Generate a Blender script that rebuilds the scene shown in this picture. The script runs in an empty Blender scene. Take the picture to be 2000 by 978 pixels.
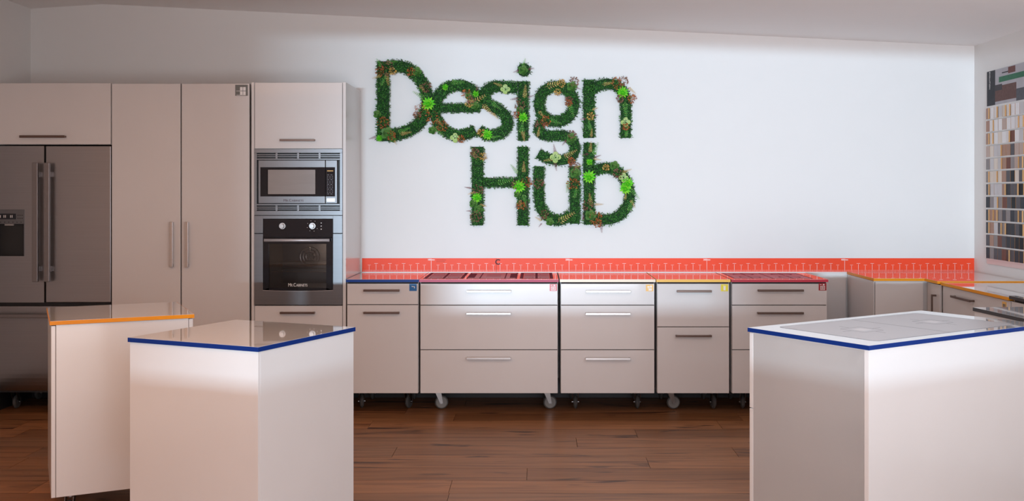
import bpy, bmesh, math, random
from mathutils import Vector, Matrix
PI = math.pi
C = bpy.context.scene.collection
scn = bpy.context.scene

# ------------------------------------------------------------------ camera, world, light, exposure
F = 2015.0; CX = 1050.0; HY = 378.0; CAMZ = 1.477; WALLY = 7.49
cd = bpy.data.cameras.new('camera'); cam = bpy.data.objects.new('camera', cd); C.objects.link(cam)
cam.location = (0, 0, CAMZ); cam.rotation_euler = (PI/2, 0, 0)
cd.sensor_fit = 'HORIZONTAL'; cd.sensor_width = 36.0; cd.lens = 36.0*F/2000.0
cd.shift_x = -(CX-1000.0)/2000.0; cd.shift_y = (HY-489.0)/2000.0
cd.clip_start = 0.02; cd.clip_end = 200
scn.camera = cam
scn.view_settings.view_transform = 'Standard'; scn.view_settings.look = 'None'
scn.view_settings.gamma = 1.0; scn.view_settings.use_curve_mapping = False
scn.view_settings.exposure = 0.0

w = bpy.data.worlds.new('sky'); scn.world = w; w.use_nodes = True
bg = w.node_tree.nodes['Background']; bg.inputs[0].default_value = (0.62, 0.74, 1.0, 1); bg.inputs[1].default_value = 1.2

def area(name, loc, rot, sx, sy, power, col, spread=PI):
    l = bpy.data.lights.new(name, 'AREA'); l.shape = 'RECTANGLE'; l.size = sx; l.size_y = sy
    l.energy = power; l.color = col; l.spread = spread
    o = bpy.data.objects.new(name, l); o.location = loc; o.rotation_euler = rot; C.objects.link(o); return o
# low daylight from far outside, entering under the raked lintel and over the added blocker
BEAM_X, BEAM_Z, BEAM_Y = -3.2, 1.15, -20.5
area('low_daylight', (BEAM_X, BEAM_Y, BEAM_Z), (PI/2, 0, 0), 4.2, 0.24, 450, (0.68, 0.95, 1.17), math.radians(60))
# skylight through the wide rear opening
area('opening_daylight', (0.95, -0.13, 1.07), (PI/2, 0, 0), 4.0, 2.06, 84, (0.95, 0.97, 1.0))
# added fill lamp tilted up to brighten the right ceiling and upper wall
area('upward_fill', (1.3, -0.12, 0.6), (PI/2+math.radians(24), 0, math.radians(-6)), 3.4, 0.8, 22, (0.92, 0.95, 1.08), math.radians(70))
area('right_fill', (1.1, 3.6, 2.42), (0, 0, 0), 2.0, 2.4, 20, (0.96, 0.95, 1.0))  # added neutral fill to brighten the right side, no fitting there
# added warm fill lamp above the view, lifts and warms the left side
area('warm_fill', (-1.9, 3.2, 2.62), (0, 0, 0), 2.6, 2.4, 42, (1.0, 0.50, 0.22))

# ------------------------------------------------------------------ materials
def nt(m): return m.node_tree.nodes, m.node_tree.links
def mat(name, col, rough=0.5, metal=0.0, spec=0.5, coat=0.0, bump=None, noise=None, aniso=0, coatr=0.03):
    m = bpy.data.materials.new(name); m.use_nodes = True; N, L = nt(m); b = N['Principled BSDF']
    b.inputs['Base Color'].default_value = (*col, 1); b.inputs['Roughness'].default_value = rough
    b.inputs['Metallic'].default_value = metal; b.inputs['Specular IOR Level'].default_value = spec
    b.inputs['Coat Weight'].default_value = coat; b.inputs['Coat Roughness'].default_value = coatr; b.inputs['Coat IOR'].default_value = 1.6
    b.inputs['Anisotropic'].default_value = aniso
    tc = N.new('ShaderNodeTexCoord'); nz = N.new('ShaderNodeTexNoise'); mp = N.new('ShaderNodeMapping')
    L.new(tc.outputs['Object'], mp.inputs[0]); L.new(mp.outputs[0], nz.inputs['Vector'])
    sc, amt = noise or ((3, 3, 3), 0.03)
    mp.inputs['Scale'].default_value = sc; nz.inputs['Scale'].default_value = 1.0; nz.inputs['Detail'].default_value = 3
    mx = N.new('ShaderNodeMix'); mx.data_type = 'RGBA'; L.new(nz.outputs['Fac'], mx.inputs['Factor'])
    mx.inputs['A'].default_value = (*[c*(1-amt) for c in col], 1); mx.inputs['B'].default_value = (*[min(1, c*(1+amt)) for c in col], 1)
    L.new(mx.outputs['Result'], b.inputs['Base Color'])
    if bump:
        bp = N.new('ShaderNodeBump'); bp.inputs['Strength'].default_value = bump; bp.inputs['Distance'].default_value = 0.002
        L.new(nz.outputs['Fac'], bp.inputs['Height']); L.new(bp.outputs[0], b.inputs['Normal'])
    return m
def island_mat(name, cols, rough=0.6):
    m = bpy.data.materials.new(name); m.use_nodes = True; N, L = nt(m); b = N['Principled BSDF']
    g = N.new('ShaderNodeNewGeometry'); r = N.new('ShaderNodeValToRGB'); L.new(g.outputs['Random Per Island'], r.inputs[0])
    e = r.color_ramp.elements
    while len(e) < len(cols): e.new(0.5)
    for i, c in enumerate(cols): e[i].position = i/(len(cols)-1); e[i].color = (*c, 1)
    L.new(r.outputs[0], b.inputs['Base Color']); b.inputs['Roughness'].default_value = rough
    return m
M = {}
M['wall'] = mat('wall_paint', (0.80, 0.775, 0.75), 0.7, noise=((6, 6, 6), 0.01))
M['ceil'] = mat('ceiling_paint', (0.87, 0.83, 0.81), 0.8, noise=((6, 6, 6), 0.01))
M['white'] = mat('gloss_white_laminate', (0.70, 0.652, 0.625), 0.25, spec=0.35, coat=0.32, coatr=0.05)
M['island'] = mat('satin_white_laminate', (0.71, 0.685, 0.665), 0.3, spec=0.5, coat=0.8, coatr=0.16)
M['top'] = mat('polished_white_top', (0.78, 0.77, 0.77), 0.02, spec=0.7, coat=1.0)
M['inside'] = mat('dark_gap', (0.03, 0.02, 0.018), 0.8)
M['bronze'] = mat('bronze_handle', (0.16, 0.105, 0.085), 0.35, metal=0.8)
M['nickel'] = mat('brushed_nickel', (0.50, 0.46, 0.44), 0.30, metal=1.0, noise=((4, 200, 200), 0.06))
M['steel'] = mat('brushed_steel', (0.20, 0.195, 0.20), 0.36, metal=1.0, noise=((2, 2, 350), 0.10), bump=0.03)
M['fridge'] = mat('fridge_steel', (0.335, 0.315, 0.315), 0.38, metal=1.0, noise=((2, 2, 300), 0.08), bump=0.02)
M['fridge_handle'] = mat('fridge_handle_steel', (0.26, 0.235, 0.23), 0.4, metal=1.0, noise=((300, 2, 2), 0.08))
M['black'] = mat('black_gloss', (0.012, 0.012, 0.016), 0.08)
M['blackm'] = mat('black_matte', (0.015, 0.014, 0.014), 0.5)
M['rubber'] = mat('caster_rubber', (0.09, 0.085, 0.08), 0.6)
M['grey_wheel'] = mat('grey_wheel', (0.24, 0.22, 0.20), 0.5)
M['chrome'] = mat('chrome', (0.30, 0.28, 0.27), 0.3, metal=1.0)
M['navy'] = mat('navy_edge', (0.004, 0.025, 0.155), 0.4, spec=0.12)
M['orange'] = mat('orange_edge', (0.80, 0.29, 0.005), 0.4, spec=0.25)
M['yellow'] = mat('yellow_edge', (0.85, 0.46, 0.05), 0.35)
M['cream'] = mat('cream_edge', (0.85, 0.70, 0.52), 0.35)
M['crimson'] = mat('crimson_edge', (0.42, 0.006, 0.02), 0.3)
M['rose'] = mat('rose_edge', (0.46, 0.05, 0.10), 0.35, spec=0.2)
M['black_edge'] = mat('black_edge', (0.02, 0.02, 0.022), 0.35)
M['print_red'] = mat('dark_red_print', (0.17, 0.015, 0.035), 0.6, spec=0.03)
M['print_pink'] = mat('pale_red_print', (0.50, 0.17, 0.21), 0.35, spec=0.12)
M['print_grey'] = mat('grey_hob_print', (0.42, 0.42, 0.44), 0.30, spec=0.25)
M['print_dkgrey'] = mat('grey_line_print', (0.20, 0.20, 0.22), 0.3, spec=0.25)
M['strip'] = mat('red_orange_strip', (0.93, 0.075, 0.025), 0.42, spec=0.2)
M['mark'] = mat('white_print', (0.88, 0.80, 0.76), 0.4)
M['dkmark'] = mat('grey_print', (0.10, 0.05, 0.06), 0.7, spec=0.05)
M['zone'] = mat('pale_zone_mark', (0.60, 0.60, 0.62), 0.4, spec=0.2)
M['silver'] = mat('satin_silver', (0.62, 0.61, 0.63), 0.45, metal=0.6)
M['mwglass'] = mat('microwave_window', (0.30, 0.26, 0.24), 0.22, noise=((3, 3, 30), 0.10))  # beige room reflection painted into the window colour
M['cavity'] = mat('oven_enamel', (0.10, 0.09, 0.088), 0.35)
M['wire'] = mat('oven_rack_wire', (0.75, 0.72, 0.70), 0.25, metal=1.0)
M['s_blue'] = mat('blue_sticker', (0.01, 0.13, 0.36), 0.3)
M['s_red'] = mat('red_sticker', (0.58, 0.03, 0.04), 0.3)
M['s_dkred'] = mat('dark_red_sticker', (0.38, 0.006, 0.01), 0.3)
M['s_orange'] = mat('orange_sticker', (0.85, 0.48, 0.10), 0.3)
M['s_yellow'] = mat('yellow_sticker', (0.85, 0.70, 0.04), 0.3)
M['s_grey'] = mat('grey_sticker', (0.16, 0.155, 0.14), 0.4)
M['icon'] = mat('icon_white', (0.85, 0.80, 0.76), 0.4)
M['paving'] = mat('pale_paving', (0.6, 0.58, 0.55), 0.8)
# oven door glass: dark tinted pane with gloss
g = bpy.data.materials.new('tinted_oven_glass'); g.use_nodes = True; N, L = nt(g)
N.remove(N['Principled BSDF']); tr = N.new('ShaderNodeBsdfTransparent'); tr.inputs[0].default_value = (0.62, 0.60, 0.60, 1)
gl = N.new('ShaderNodeBsdfGlossy'); gl.inputs['Roughness'].default_value = 0.05; fr = N.new('ShaderNodeFresnel'); fr.inputs[0].default_value = 1.5
ms = N.new('ShaderNodeMixShader'); L.new(fr.outputs[0], ms.inputs[0]); L.new(tr.outputs[0], ms.inputs[1]); L.new(gl.outputs[0], ms.inputs[2])
L.new(ms.outputs[0], N['Material Output'].inputs[0]); M['glass'] = g
# floor boards: one colour per board plus grain and knots
f = bpy.data.materials.new('brown_timber_boards'); f.use_nodes = True; N, L = nt(f); b = N['Principled BSDF']
geo = N.new('ShaderNodeNewGeometry'); tc = N.new('ShaderNodeTexCoord')
ad = N.new('ShaderNodeVectorMath'); ad.operation = 'MULTIPLY_ADD'; cmb = N.new('ShaderNodeCombineXYZ')
L.new(geo.outputs['Random Per Island'], cmb.inputs[0]); L.new(geo.outputs['Random Per Island'], cmb.inputs[2])
ad.inputs[1].default_value = (37, 11, 53); L.new(cmb.outputs[0], ad.inputs[0]); L.new(tc.outputs['Object'], ad.inputs[2])
def fnoise(scale, detail, rough=0.6, dist=0.0):
    mp = N.new('ShaderNodeMapping'); mp.inputs['Scale'].default_value = scale; L.new(ad.outputs[0], mp.inputs[0])
    nz = N.new('ShaderNodeTexNoise'); nz.inputs['Scale'].default_value = 1; nz.inputs['Detail'].default_value = detail
    nz.inputs['Roughness'].default_value = rough; nz.inputs['Distortion'].default_value = dist; L.new(mp.outputs[0], nz.inputs['Vector']); return nz
def ramp(inp, stops):
    r = N.new('ShaderNodeValToRGB'); e = r.color_ramp.elements
    while len(e) < len(stops): e.new(0.5)
    for i, (p, c) in enumerate(stops): e[i].position = p; e[i].color = (*c, 1)
    L.new(inp, r.inputs[0]); return r
board = ramp(geo.outputs['Random Per Island'], [(0, (0.22, 0.092, 0.035)), (0.35, (0.32, 0.140, 0.056)), (0.7, (0.25, 0.118, 0.054)), (1, (0.38, 0.160, 0.062))])
grain = ramp(fnoise((1.2, 26, 1), 8, 0.65, 0.6).outputs['Fac'], [(0.3, (0.42, 0.36, 0.33)), (0.52, (0.95, 0.95, 0.95)), (0.75, (1.3, 1.25, 1.2))])
knots = ramp(fnoise((1.6, 9, 1), 3, 0.5, 1.2).outputs['Fac'], [(0.30, (0.18, 0.14, 0.13)), (0.39, (1, 1, 1)), (1, (1, 1, 1))])
def mul(a, b_):
    m_ = N.new('ShaderNodeMix'); m_.data_type = 'RGBA'; m_.blend_type = 'MULTIPLY'; m_.inputs['Factor'].default_value = 1
    L.new(a, m_.inputs['A']); L.new(b_, m_.inputs['B']); return m_.outputs['Result']
L.new(mul(mul(board.outputs[0], grain.outputs[0]), knots.outputs[0]), b.inputs['Base Color'])
b.inputs['Roughness'].default_value = 0.34; b.inputs['Specular IOR Level'].default_value = 0.25
M['floor'] = f
M['moss'] = island_mat('moss_leaf_greens', [(0.008, 0.05, 0.008), (0.02, 0.10, 0.015), (0.03, 0.17, 0.02), (0.06, 0.26, 0.03), (0.015, 0.08, 0.02), (0.13, 0.36, 0.06)])
M['mossbase'] = mat('moss_backing', (0.008, 0.035, 0.008), 0.9)
M['lime'] = island_mat('lime_succulent', [(0.06, 0.42, 0.01), (0.10, 0.62, 0.02), (0.30, 0.75, 0.04)], 0.4)
M['pale'] = island_mat('pale_green_petals', [(0.26, 0.42, 0.09), (0.40, 0.55, 0.16), (0.50, 0.60, 0.25)], 0.5)
M['jade'] = island_mat('dark_green_succulent', [(0.03, 0.10, 0.012), (0.07, 0.20, 0.03), (0.14, 0.24, 0.06)], 0.45)
M['rust'] = island_mat('rust_cluster', [(0.34, 0.06, 0.02), (0.55, 0.18, 0.04), (0.26, 0.07, 0.04)], 0.6)
M['brown'] = island_mat('mauve_brown_cluster', [(0.20, 0.07, 0.055), (0.32, 0.14, 0.09), (0.20, 0.13, 0.08)], 0.6)
M['gold'] = island_mat('golden_sprig', [(0.62, 0.36, 0.06), (0.70, 0.50, 0.16), (0.50, 0.22, 0.05)], 0.6)
M['fern'] = island_mat('fresh_fern', [(0.05, 0.30, 0.02), (0.12, 0.42, 0.05), (0.25, 0.45, 0.08)], 0.6)
M['plum'] = island_mat('plum_sprig', [(0.10, 0.01, 0.02), (0.22, 0.02, 0.05), (0.06, 0.02, 0.03)], 0.6)

# ------------------------------------------------------------------ helpers
class MB:
    def __init__(s): s.v = []; s.f = []; s.mi = []
    def add(s, vs, fs, mi=0):
        o = len(s.v); s.v += [tuple(p) for p in vs]; s.f += [tuple(i+o for i in f_) for f_ in fs]; s.mi += [mi]*len(fs); return s
    def box(s, x0, x1, y0, y1, z0, z1, mi=0):
        return s.add([(x0, y0, z0), (x1, y0, z0), (x1, y1, z0), (x0, y1, z0), (x0, y0, z1), (x1, y0, z1), (x1, y1, z1), (x0, y1, z1)],
                     [(0, 3, 2, 1), (4, 5, 6, 7), (0, 1, 5, 4), (1, 2, 6, 5), (2, 3, 7, 6), (3, 0, 4, 7)], mi)
    def cyl(s, p, q, r, n=12, r2=None, mi=0):
        p = Vector(p); q = Vector(q); d = (q-p).normalized(); a = d.orthogonal().normalized(); b_ = d.cross(a); r2 = r if r2 is None else r2
        vs = [p+(a*math.cos(2*PI*i/n)+b_*math.sin(2*PI*i/n))*r for i in range(n)] + [q+(a*math.cos(2*PI*i/n)+b_*math.sin(2*PI*i/n))*r2 for i in range(n)]
        return s.add(vs, [(i, (i+1) % n, n+(i+1) % n, n+i) for i in range(n)] + [tuple(range(n-1, -1, -1)), tuple(range(n, 2*n))], mi)
    def torus(s, c, axis, R, r, n=20, k=6, mi=0):
        c = Vector(c); d = Vector(axis).normalized(); a = d.orthogonal().normalized(); b_ = d.cross(a); vs = []
        for i in range(n):
            t = 2*PI*i/n; e = a*math.cos(t)+b_*math.sin(t)
            for j in range(k): u = 2*PI*j/k; vs.append(c+e*(R+r*math.cos(u))+d*r*math.sin(u))
        return s.add(vs, [(i*k+j, ((i+1) % n)*k+j, ((i+1) % n)*k+(j+1) % k, i*k+(j+1) % k) for i in range(n) for j in range(k)], mi)
    def poly(s, pts, mi=0): return s.add(pts, [tuple(range(len(pts)))], mi)
    def prism(s, pts, axis, a0, a1, mi=0):           # closed outline extruded along an axis ('y' or 'x' or 'z')
        def P(p, a): return {'y': (p[0], a, p[1]), 'x': (a, p[0], p[1]), 'z': (p[0], p[1], a)}[axis]
        n = len(pts); return s.add([P(p, a0) for p in pts]+[P(p, a1) for p in pts],
            [tuple(range(n-1, -1, -1)), tuple(range(n, 2*n))]+[(i, (i+1) % n, n+(i+1) % n, n+i) for i in range(n)], mi)
    def build(s, name, m, parent=None, bevel=0, smooth=False):
        me = bpy.data.meshes.new(name); me.from_pydata(s.v, [], s.f); me.update()
        for mm in (m if isinstance(m, (list, tuple)) else [m]): me.materials.append(mm)
        me.polygons.foreach_set('material_index', s.mi)
        bm = bmesh.new(); bm.from_mesh(me); bmesh.ops.recalc_face_normals(bm, faces=bm.faces); bm.to_mesh(me); bm.free()
        if smooth: me.shade_smooth()
        o = bpy.data.objects.new(name, me); C.objects.link(o)
        if parent: o.parent = parent
        if bevel:
            b_ = o.modifiers.new('bevel', 'BEVEL'); b_.width = bevel; b_.segments = 2; b_.limit_method = 'ANGLE'
        return o
def box(name, m, parent, x0, x1, y0, y1, z0, z1, bevel=0.0): return MB().box(x0, x1, y0, y1, z0, z1).build(name, m, parent, bevel)
def thing(name, label, cat, loc=(0, 0, 0), rz=0, group=None):
    o = bpy.data.objects.new(name, None); C.objects.link(o); o.location = loc; o.rotation_euler = (0, 0, rz)
    o.empty_display_size = 0.1; o['label'] = label; o['category'] = cat
    if group: o['group'] = group
    return o
def tag(o, label, cat, group=None):
    o['label'] = label; o['category'] = cat
    if group: o['group'] = group
    return o
def struct(o): o['kind'] = 'structure'; return o
def copy_tree(o, parent=None):
    c = o.copy(); C.objects.link(c); c.parent = parent
    for ch in list(o.children): copy_tree(ch, c)
    return c
def text(s, name, m, parent, loc, size, rot=(PI/2, 0, 0), ext=0.0005, bold=0.0, xs=1.0):
    cu = bpy.data.curves.new('t', 'FONT'); cu.body = s; cu.size = size; cu.align_x = 'CENTER'; cu.align_y = 'CENTER'; cu.extrude = ext; cu.offset = bold
    t = bpy.data.objects.new('t', cu); C.objects.link(t)
    me = bpy.data.meshes.new_from_object(t.evaluated_get(bpy.context.evaluated_depsgraph_get())); bpy.data.objects.remove(t)
    o = bpy.data.objects.new(name, me); C.objects.link(o); o.location = loc; o.rotation_euler = rot; o.scale = (xs, 1, 1); me.materials.clear(); me.materials.append(m)
    if parent: o.parent = parent
    return o
def small_caps(s, name, m, parent, loc, size, width):
    runs = []; x = 0
    for ch in s.split('|'):
        big = ch[0] == '^'; o = text(ch.lstrip('^'), 'r', m, None, (0, 0, 0), size if big else size*0.78, rot=(0, 0, 0))
        vs = [v.co.copy() for v in o.data.vertices]; fs = [tuple(p.vertices) for p in o.data.polygons]; bpy.data.objects.remove(o)
        a = min(v.x for v in vs); b_ = max(v.x for v in vs); zb = min(v.y for v in vs)
        runs.append(([(v.x-a+x, 0, v.y-zb) if False else (v.x-a+x, -v.z, v.y-zb) for v in vs], fs)); x += b_-a+size*0.10
    k = width/x; b2 = MB()
    for vs, fs in runs: b2.add([(p[0]*k-width/2, p[1], p[2]) for p in vs], fs)
    o = b2.build(name, m, parent); o.location = loc; return o
def X_(px, Y): return (px-CX)*Y/F
def Z_(py, Y): return CAMZ-(py-HY)*Y/F

# ------------------------------------------------------------------ room shell
XL, XR, YB = -3.68, 3.171, -0.15
def cz(x):
    return 2.819+(x+3.68)/0.52*0.033 if x < -3.16 else 2.852+(x+3.16)/6.331*(2.548-2.852)
# floor: boards of 0.2315 m, with the joints seen in front of the cabinets
fl = MB(); pitch = 0.2315; y_top = 6.94+pitch*3; rr = random.Random(4)
joints = {3: [-0.548], 4: [-1.07, 1.163], 5: [0.608], 6: [0.232], 7: [1.13], 8: [0.607], 9: [-0.056], 10: [-0.44], 11: [1.6]}
r = 0; y = y_top
while y > -4.2:
    j0 = joints.get(r, [rr.uniform(-2, 2)]); xs = sorted(j0)
    while xs[0] > XL-0.4: xs.insert(0, xs[0]-rr.uniform(1.7, 2.3))
    while xs[-1] < XR+0.4: xs.append(xs[-1]+rr.uniform(1.7, 2.3))
    for a, b_ in zip(xs, xs[1:]):
        a_, c_ = max(a, XL-0.1)+0.0012, min(b_, XR+0.1)-0.0012
        if c_-a_ > 0.01 and y-pitch < WALLY: fl.box(a_, c_, y-pitch+0.0010, min(y, WALLY+0.1)-0.0010, -0.02, 0)
    y -= pitch; r += 1
fl.box(XL-0.1, XR+0.1, y, WALLY+0.1, -0.06, -0.015, 1)
struct(fl.build('floor', [M['floor'], M['inside']]))
struct(MB().prism([(XL-0.1, 0), (XR+0.1, 0), (XR+0.1, cz(XR)+0.1), (-3.16, 2.95), (XL-0.1, cz(XL)+0.1)], 'y', WALLY, WALLY+0.12).build('wall_front', M['wall']))
struct(box('wall_left', M['wall'], None, XL-0.12, XL, YB, WALLY, 0, 2.95))
struct(box('wall_right', M['wall'], None, XR, XR+0.12, YB, WALLY, 0, 2.75))
cl = MB()
cl.prism([(XL, cz(XL)), (-3.16, 2.852), (XR, cz(XR)), (XR, cz(XR)+0.08), (-3.16, 2.94), (XL, cz(XL)+0.08)], 'y', YB, WALLY)
struct(cl.build('ceiling', M['ceil']))
struct(box('foot_strip_front', M['blackm'], None, XL, XR, WALLY-0.012, WALLY, 0, 0.14))  # black strip along the foot of the wall
struct(box('foot_strip_left', M['blackm'], None, XL, XL+0.012, 5.6, WALLY-0.012, 0, 0.14))  # black strip along the foot of the left wall
# rear wall with the wide opening (raked lintel) 
ox0, ox1, zl0, zl1 = -1.83, 3.05, 2.226, 2.055
bw = MB()
bw.prism([(XL, 0), (-2.85, 0), (-2.85, cz(-2.85)), (-3.16, 2.85), (XL, cz(XL))], 'y', YB-0.1, YB)
bw.prism([(-2.85, 0), (ox0, 0), (ox0, cz(ox0)), (-2.85, cz(-2.85))], 'y', YB-0.1, YB)
bw.prism([(ox0, zl0), (ox1, zl1), (ox1, cz(ox1)), (ox0, cz(ox0))], 'y', YB-0.1, YB)
bw.prism([(ox1, 0), (XR, 0), (XR, cz(XR)), (ox1, cz(ox1))], 'y', YB-0.1, YB)
struct(bw.build('wall_back', M['wall']))
struct(box('beam_blocker', M['paving'], None, -6, 8, -2.15, -2.0, 0, 0.846))     # unseen blocker added outside to cut off the beam's lower part
struct(MB().box(-12, 14, -25, -4.3, -0.05, -0.01).build('outside_paving', M['paving']))  # unseen paving outside the opening

# ------------------------------------------------------------------ hardware
def handle(parent, x0, x1, z, y=0.0, m='bronze', vertical=False, t=0.012, proj=0.032):
    b_ = MB()
    if vertical:   # x0 = x, x1..z = z range
        a, z0, z1 = x0, x1, z
        b_.box(a-t/2, a+t/2, y-proj, y-proj+0.009, z0, z1); b_.box(a-t*0.4, a+t*0.4, y-proj+0.009, y, z0+0.001, z0+t); b_.box(a-t*0.4, a+t*0.4, y-proj+0.009, y, z1-t, z1-0.001)
    else:
        b_.box(x0, x1, y-proj, y-proj+0.009, z-t/2, z+t/2); b_.box(x0+0.001, x0+t, y-proj+0.009, y, z-t*0.4, z+t*0.4); b_.box(x1-t, x1-0.001, y-proj+0.009, y, z-t*0.4, z+t*0.4)
    return b_.build('handle', M[m], parent, bevel=0.0015)
def caster(parent, x, y, ang, h=0.143, light=False):
    R = 0.047 if h > 0.12 else 0.034
    off = 0.026
    ca, sa = math.cos(ang), math.sin(ang)
    # wheel rolls in the direction (ca,sa); axle across it
    d = Vector((ca, sa, 0)); n = Vector((-sa, ca, 0)); o = Vector((x, y, 0)); w_c = o+d*off+Vector((0, 0, R))
    b_ = MB(); b_.cyl(o+Vector((0, 0, h-0.004)), o+Vector((0, 0, h)), 0.034, 16); b_.cyl(o+Vector((0, 0, h-0.022)), o+Vector((0, 0, h-0.004)), 0.022, 14)
    for s in (-1, 1):
        q = n*s*0.017
        pts = [o-d*0.020+q+Vector((0, 0, h-0.02)), o+d*0.022+q+Vector((0, 0, h-0.02)), w_c+d*0.010+q+Vector((0, 0, -0.008)), w_c-d*0.010+q+Vector((0, 0, -0.008))]
        e = n*s*0.003; b_.add([p for p in pts]+[p+e for p in pts], [(0, 1, 2, 3), (7, 6, 5, 4), (0, 4, 5, 1), (1, 5, 6, 2), (2, 6, 7, 3), (3, 7, 4, 0)])
    b_.cyl(w_c-n*0.024, w_c+n*0.024, 0.005, 10)
    c = b_.build('caster', M['chrome'], parent)
    wb = MB(); wb.cyl(w_c-n*0.012, w_c+n*0.012, R*0.80, 24); wb.torus(w_c, n, R-0.009, 0.009, 24, 8, 1); wb.cyl(w_c-n*0.0145, w_c+n*0.0145, R*0.3, 14)
    wb.build('wheel', [M['grey_wheel'] if light else M['rubber'], M['rubber']], c)
    return c
def countertop(parent, x0, x1, y0, y1, ztop, edge, t=0.018):
    e = 0.002
    box('countertop', M['top'], parent, x0+e, x1-e, y0+e, y1-e, ztop-t, ztop, 0)
    b_ = MB(); b_.box(x0, x1, y0, y0+e, ztop-t, ztop-0.0006); b_.box(x0, x1, y1-e, y1, ztop-t, ztop-0.0006)
    b_.box(x0, x0+e, y0+e, y1-e, ztop-t, ztop-0.0006); b_.box(x1-e, x1, y0+e, y1-e, ztop-t, ztop-0.0006)
    o = b_.build('edge_band', M[edge], parent); return o
def icon_rects(parent, sticker, x, z, rects, y=-0.0022, m='icon'):
    b_ = MB()
    for (a, b2, c_, d_) in rects: b_.box(x+a, x+b2, y-0.0006, y, z+c_, z+d_)
    return b_.build('icon', M[m], sticker)

# ------------------------------------------------------------------ base units on casters along the feature wall
YF = 6.89
def base_unit(label, px0, px1, rows, hnd, edge, casters, sticker=None, icon=None, hm='bronze', ztop=0.905, hm2=None):
    x0, x1 = X_(px0, YF), X_(px1, YF); xc = (x0+x1)/2; hw = (x1-x0)/2
    t = thing('base_cabinet', label, 'cabinet', (xc, YF, 0), group='base cabinets on casters along the feature wall')
    zb = 0.143
    box('carcass', M['white'], t, -hw+0.002, hw-0.002, 0.021, 0.585, zb+0.002, ztop-0.018)
    box('shadow_gap', M['inside'], t, -hw+0.004, hw-0.004, 0.0185, 0.021, zb+0.006, ztop-0.02)
    countertop(t, -hw-0.004, hw+0.004, -0.008, 0.598, ztop, edge)
    for i, (ya, yb) in enumerate(rows):
        za, zc = Z_(yb, YF), Z_(ya, YF)
        nm = 'drawer_front' if not (len(rows) == 2 and i == 1) else 'cabinet_door'
        d = box(nm, M['white'], t, -hw+0.0035, hw-0.0035, 0, 0.018, za+0.0015, zc-0.0035, 0.0012)
        if hnd and i < len(hnd):
            h0, h1, hy = hnd[i]; handle(d, X_(h0, YF)-xc, X_(h1, YF)-xc, Z_(hy, YF), 0, (hm2 if (hm2 and i > 0) else hm), t=0.014)
        if i == 0 and sticker:
            m_, sx0, sx1, sy0, sy1 = sticker
            a, b_ = X_(sx0, YF)-xc, X_(sx1, YF)-xc; c_, e = Z_(sy1, YF), Z_(sy0, YF)
            s = box('sticker', M[m_], d, a, b_, -0.0015, 0, c_, e)
            # icon relative to the sticker centre, in units of half its width
            cxs, czs, u = (a+b_)/2, (c_+e)/2, (b_-a)/2
            bb = MB()
            for (p, q, v0, v1) in icon: bb.box(cxs+p*u, cxs+q*u, -0.0022, -0.0015, czs+v0*u, czs+v1*u)
            # grandchild level stops here: icon sits beside the sticker on the drawer front
            bb.build('icon', M['icon'], d)
    for (cp, dy, ang, li) in casters: caster(t, X_(cp, YF+dy)-xc, dy, ang, light=li)
    for sx in (-1, 1): caster(t, sx*(hw-0.09), 0.50, PI/2)
    return t
TAP = [(-0.35, 0.45, 0.15, 0.3), (0.3, 0.48, -0.25, 0.2), (-0.35, -0.2, 0.25, 0.42)]
OVEN = [(-0.6, 0.6, -0.75, -0.62), (-0.6, 0.6, 0.12, 0.25), (-0.6, -0.48, -0.62, 0.12), (0.48, 0.6, -0.62, 0.12), (-0.36, 0.36, -0.15, -0.02), (-0.36, 0.36, -0.45, -0.3), (0.05, 0.5, 0.42, 0.75), (-0.7, -0.25, 0.55, 0.68)]
PANS = [(-0.6, 0.0, 0.1, 0.45), (0.12, 0.6, 0.1, 0.6), (-0.5, 0.6, -0.2, -0.05), (-0.3, 0.6, -0.7, -0.3)]
BIN = [(-0.3, 0.3, -0.7, 0.35), (-0.38, 0.38, 0.42, 0.55)]
three = [(553, 595.5), (595.5, 682.5), (682.5, 768)]
uA = base_unit('narrow white base cabinet with navy-edged top and blue tap sticker, beside the oven tower', 677, 817.5, [(553, 594.5), (594.5, 768)],
    [(711, 781, 566.5), (711, 781, 610)], 'navy', [(707, 0.20, PI/2+0.25, False), (796, 0.20, PI/2-0.3, False)], ('s_blue', 799.5, 814, 554, 568), TAP)
uB = base_unit('widest white base cabinet, three drawers under a rose-edged top printed with a cooktop plan', 820, 1090, three,
    [(912, 998, 568), (911, 998, 611.5), (911, 998, 698.5)], 'rose', [(855, 0.19, 0.12, True), (1067, 0.19, 0.12, True)], ('s_red', 1073.5, 1088, 554.5, 568), OVEN, hm='nickel')
uC = base_unit('white three-drawer base cabinet with cream-edged top and orange sticker', 1094.5, 1279, three,
    [(1144, 1231, 568.5), (1143, 1231, 612), (1143, 1231, 699.5)], 'cream', [(1124, 0.18, PI/2, False), (1245.5, 0.18, PI/2+0.05, False)], ('s_orange', 1261.5, 1276, 555.5, 568.5), PANS, hm='nickel')
uD = base_unit('white two-drawer base cabinet with yellow-edged top and yellow sticker', 1283, 1425, [(553, 638), (638, 768)],
    [(1321, 1389, 568), (1319, 1389, 655)], 'yellow', [(1308, 0.19, 0.1, True), (1395, 0.18, PI/2+0.15, False)], ('s_yellow', 1408, 1422, 555, 568.5), BIN)
uE = base_unit('white three-drawer base cabinet with crimson-edged cooktop-print top, right end of the row', 1429, 1616, three,
    [(1479, 1568, 566.5), (1478, 1568, 610.5), (1478, 1568, 698.5)], 'crimson', [(1451, 0.18, PI/2-0.1, False), (1590, 0.18, PI/2, False)], ('s_dkred', 1599, 1614, 553, 567), OVEN)

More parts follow.
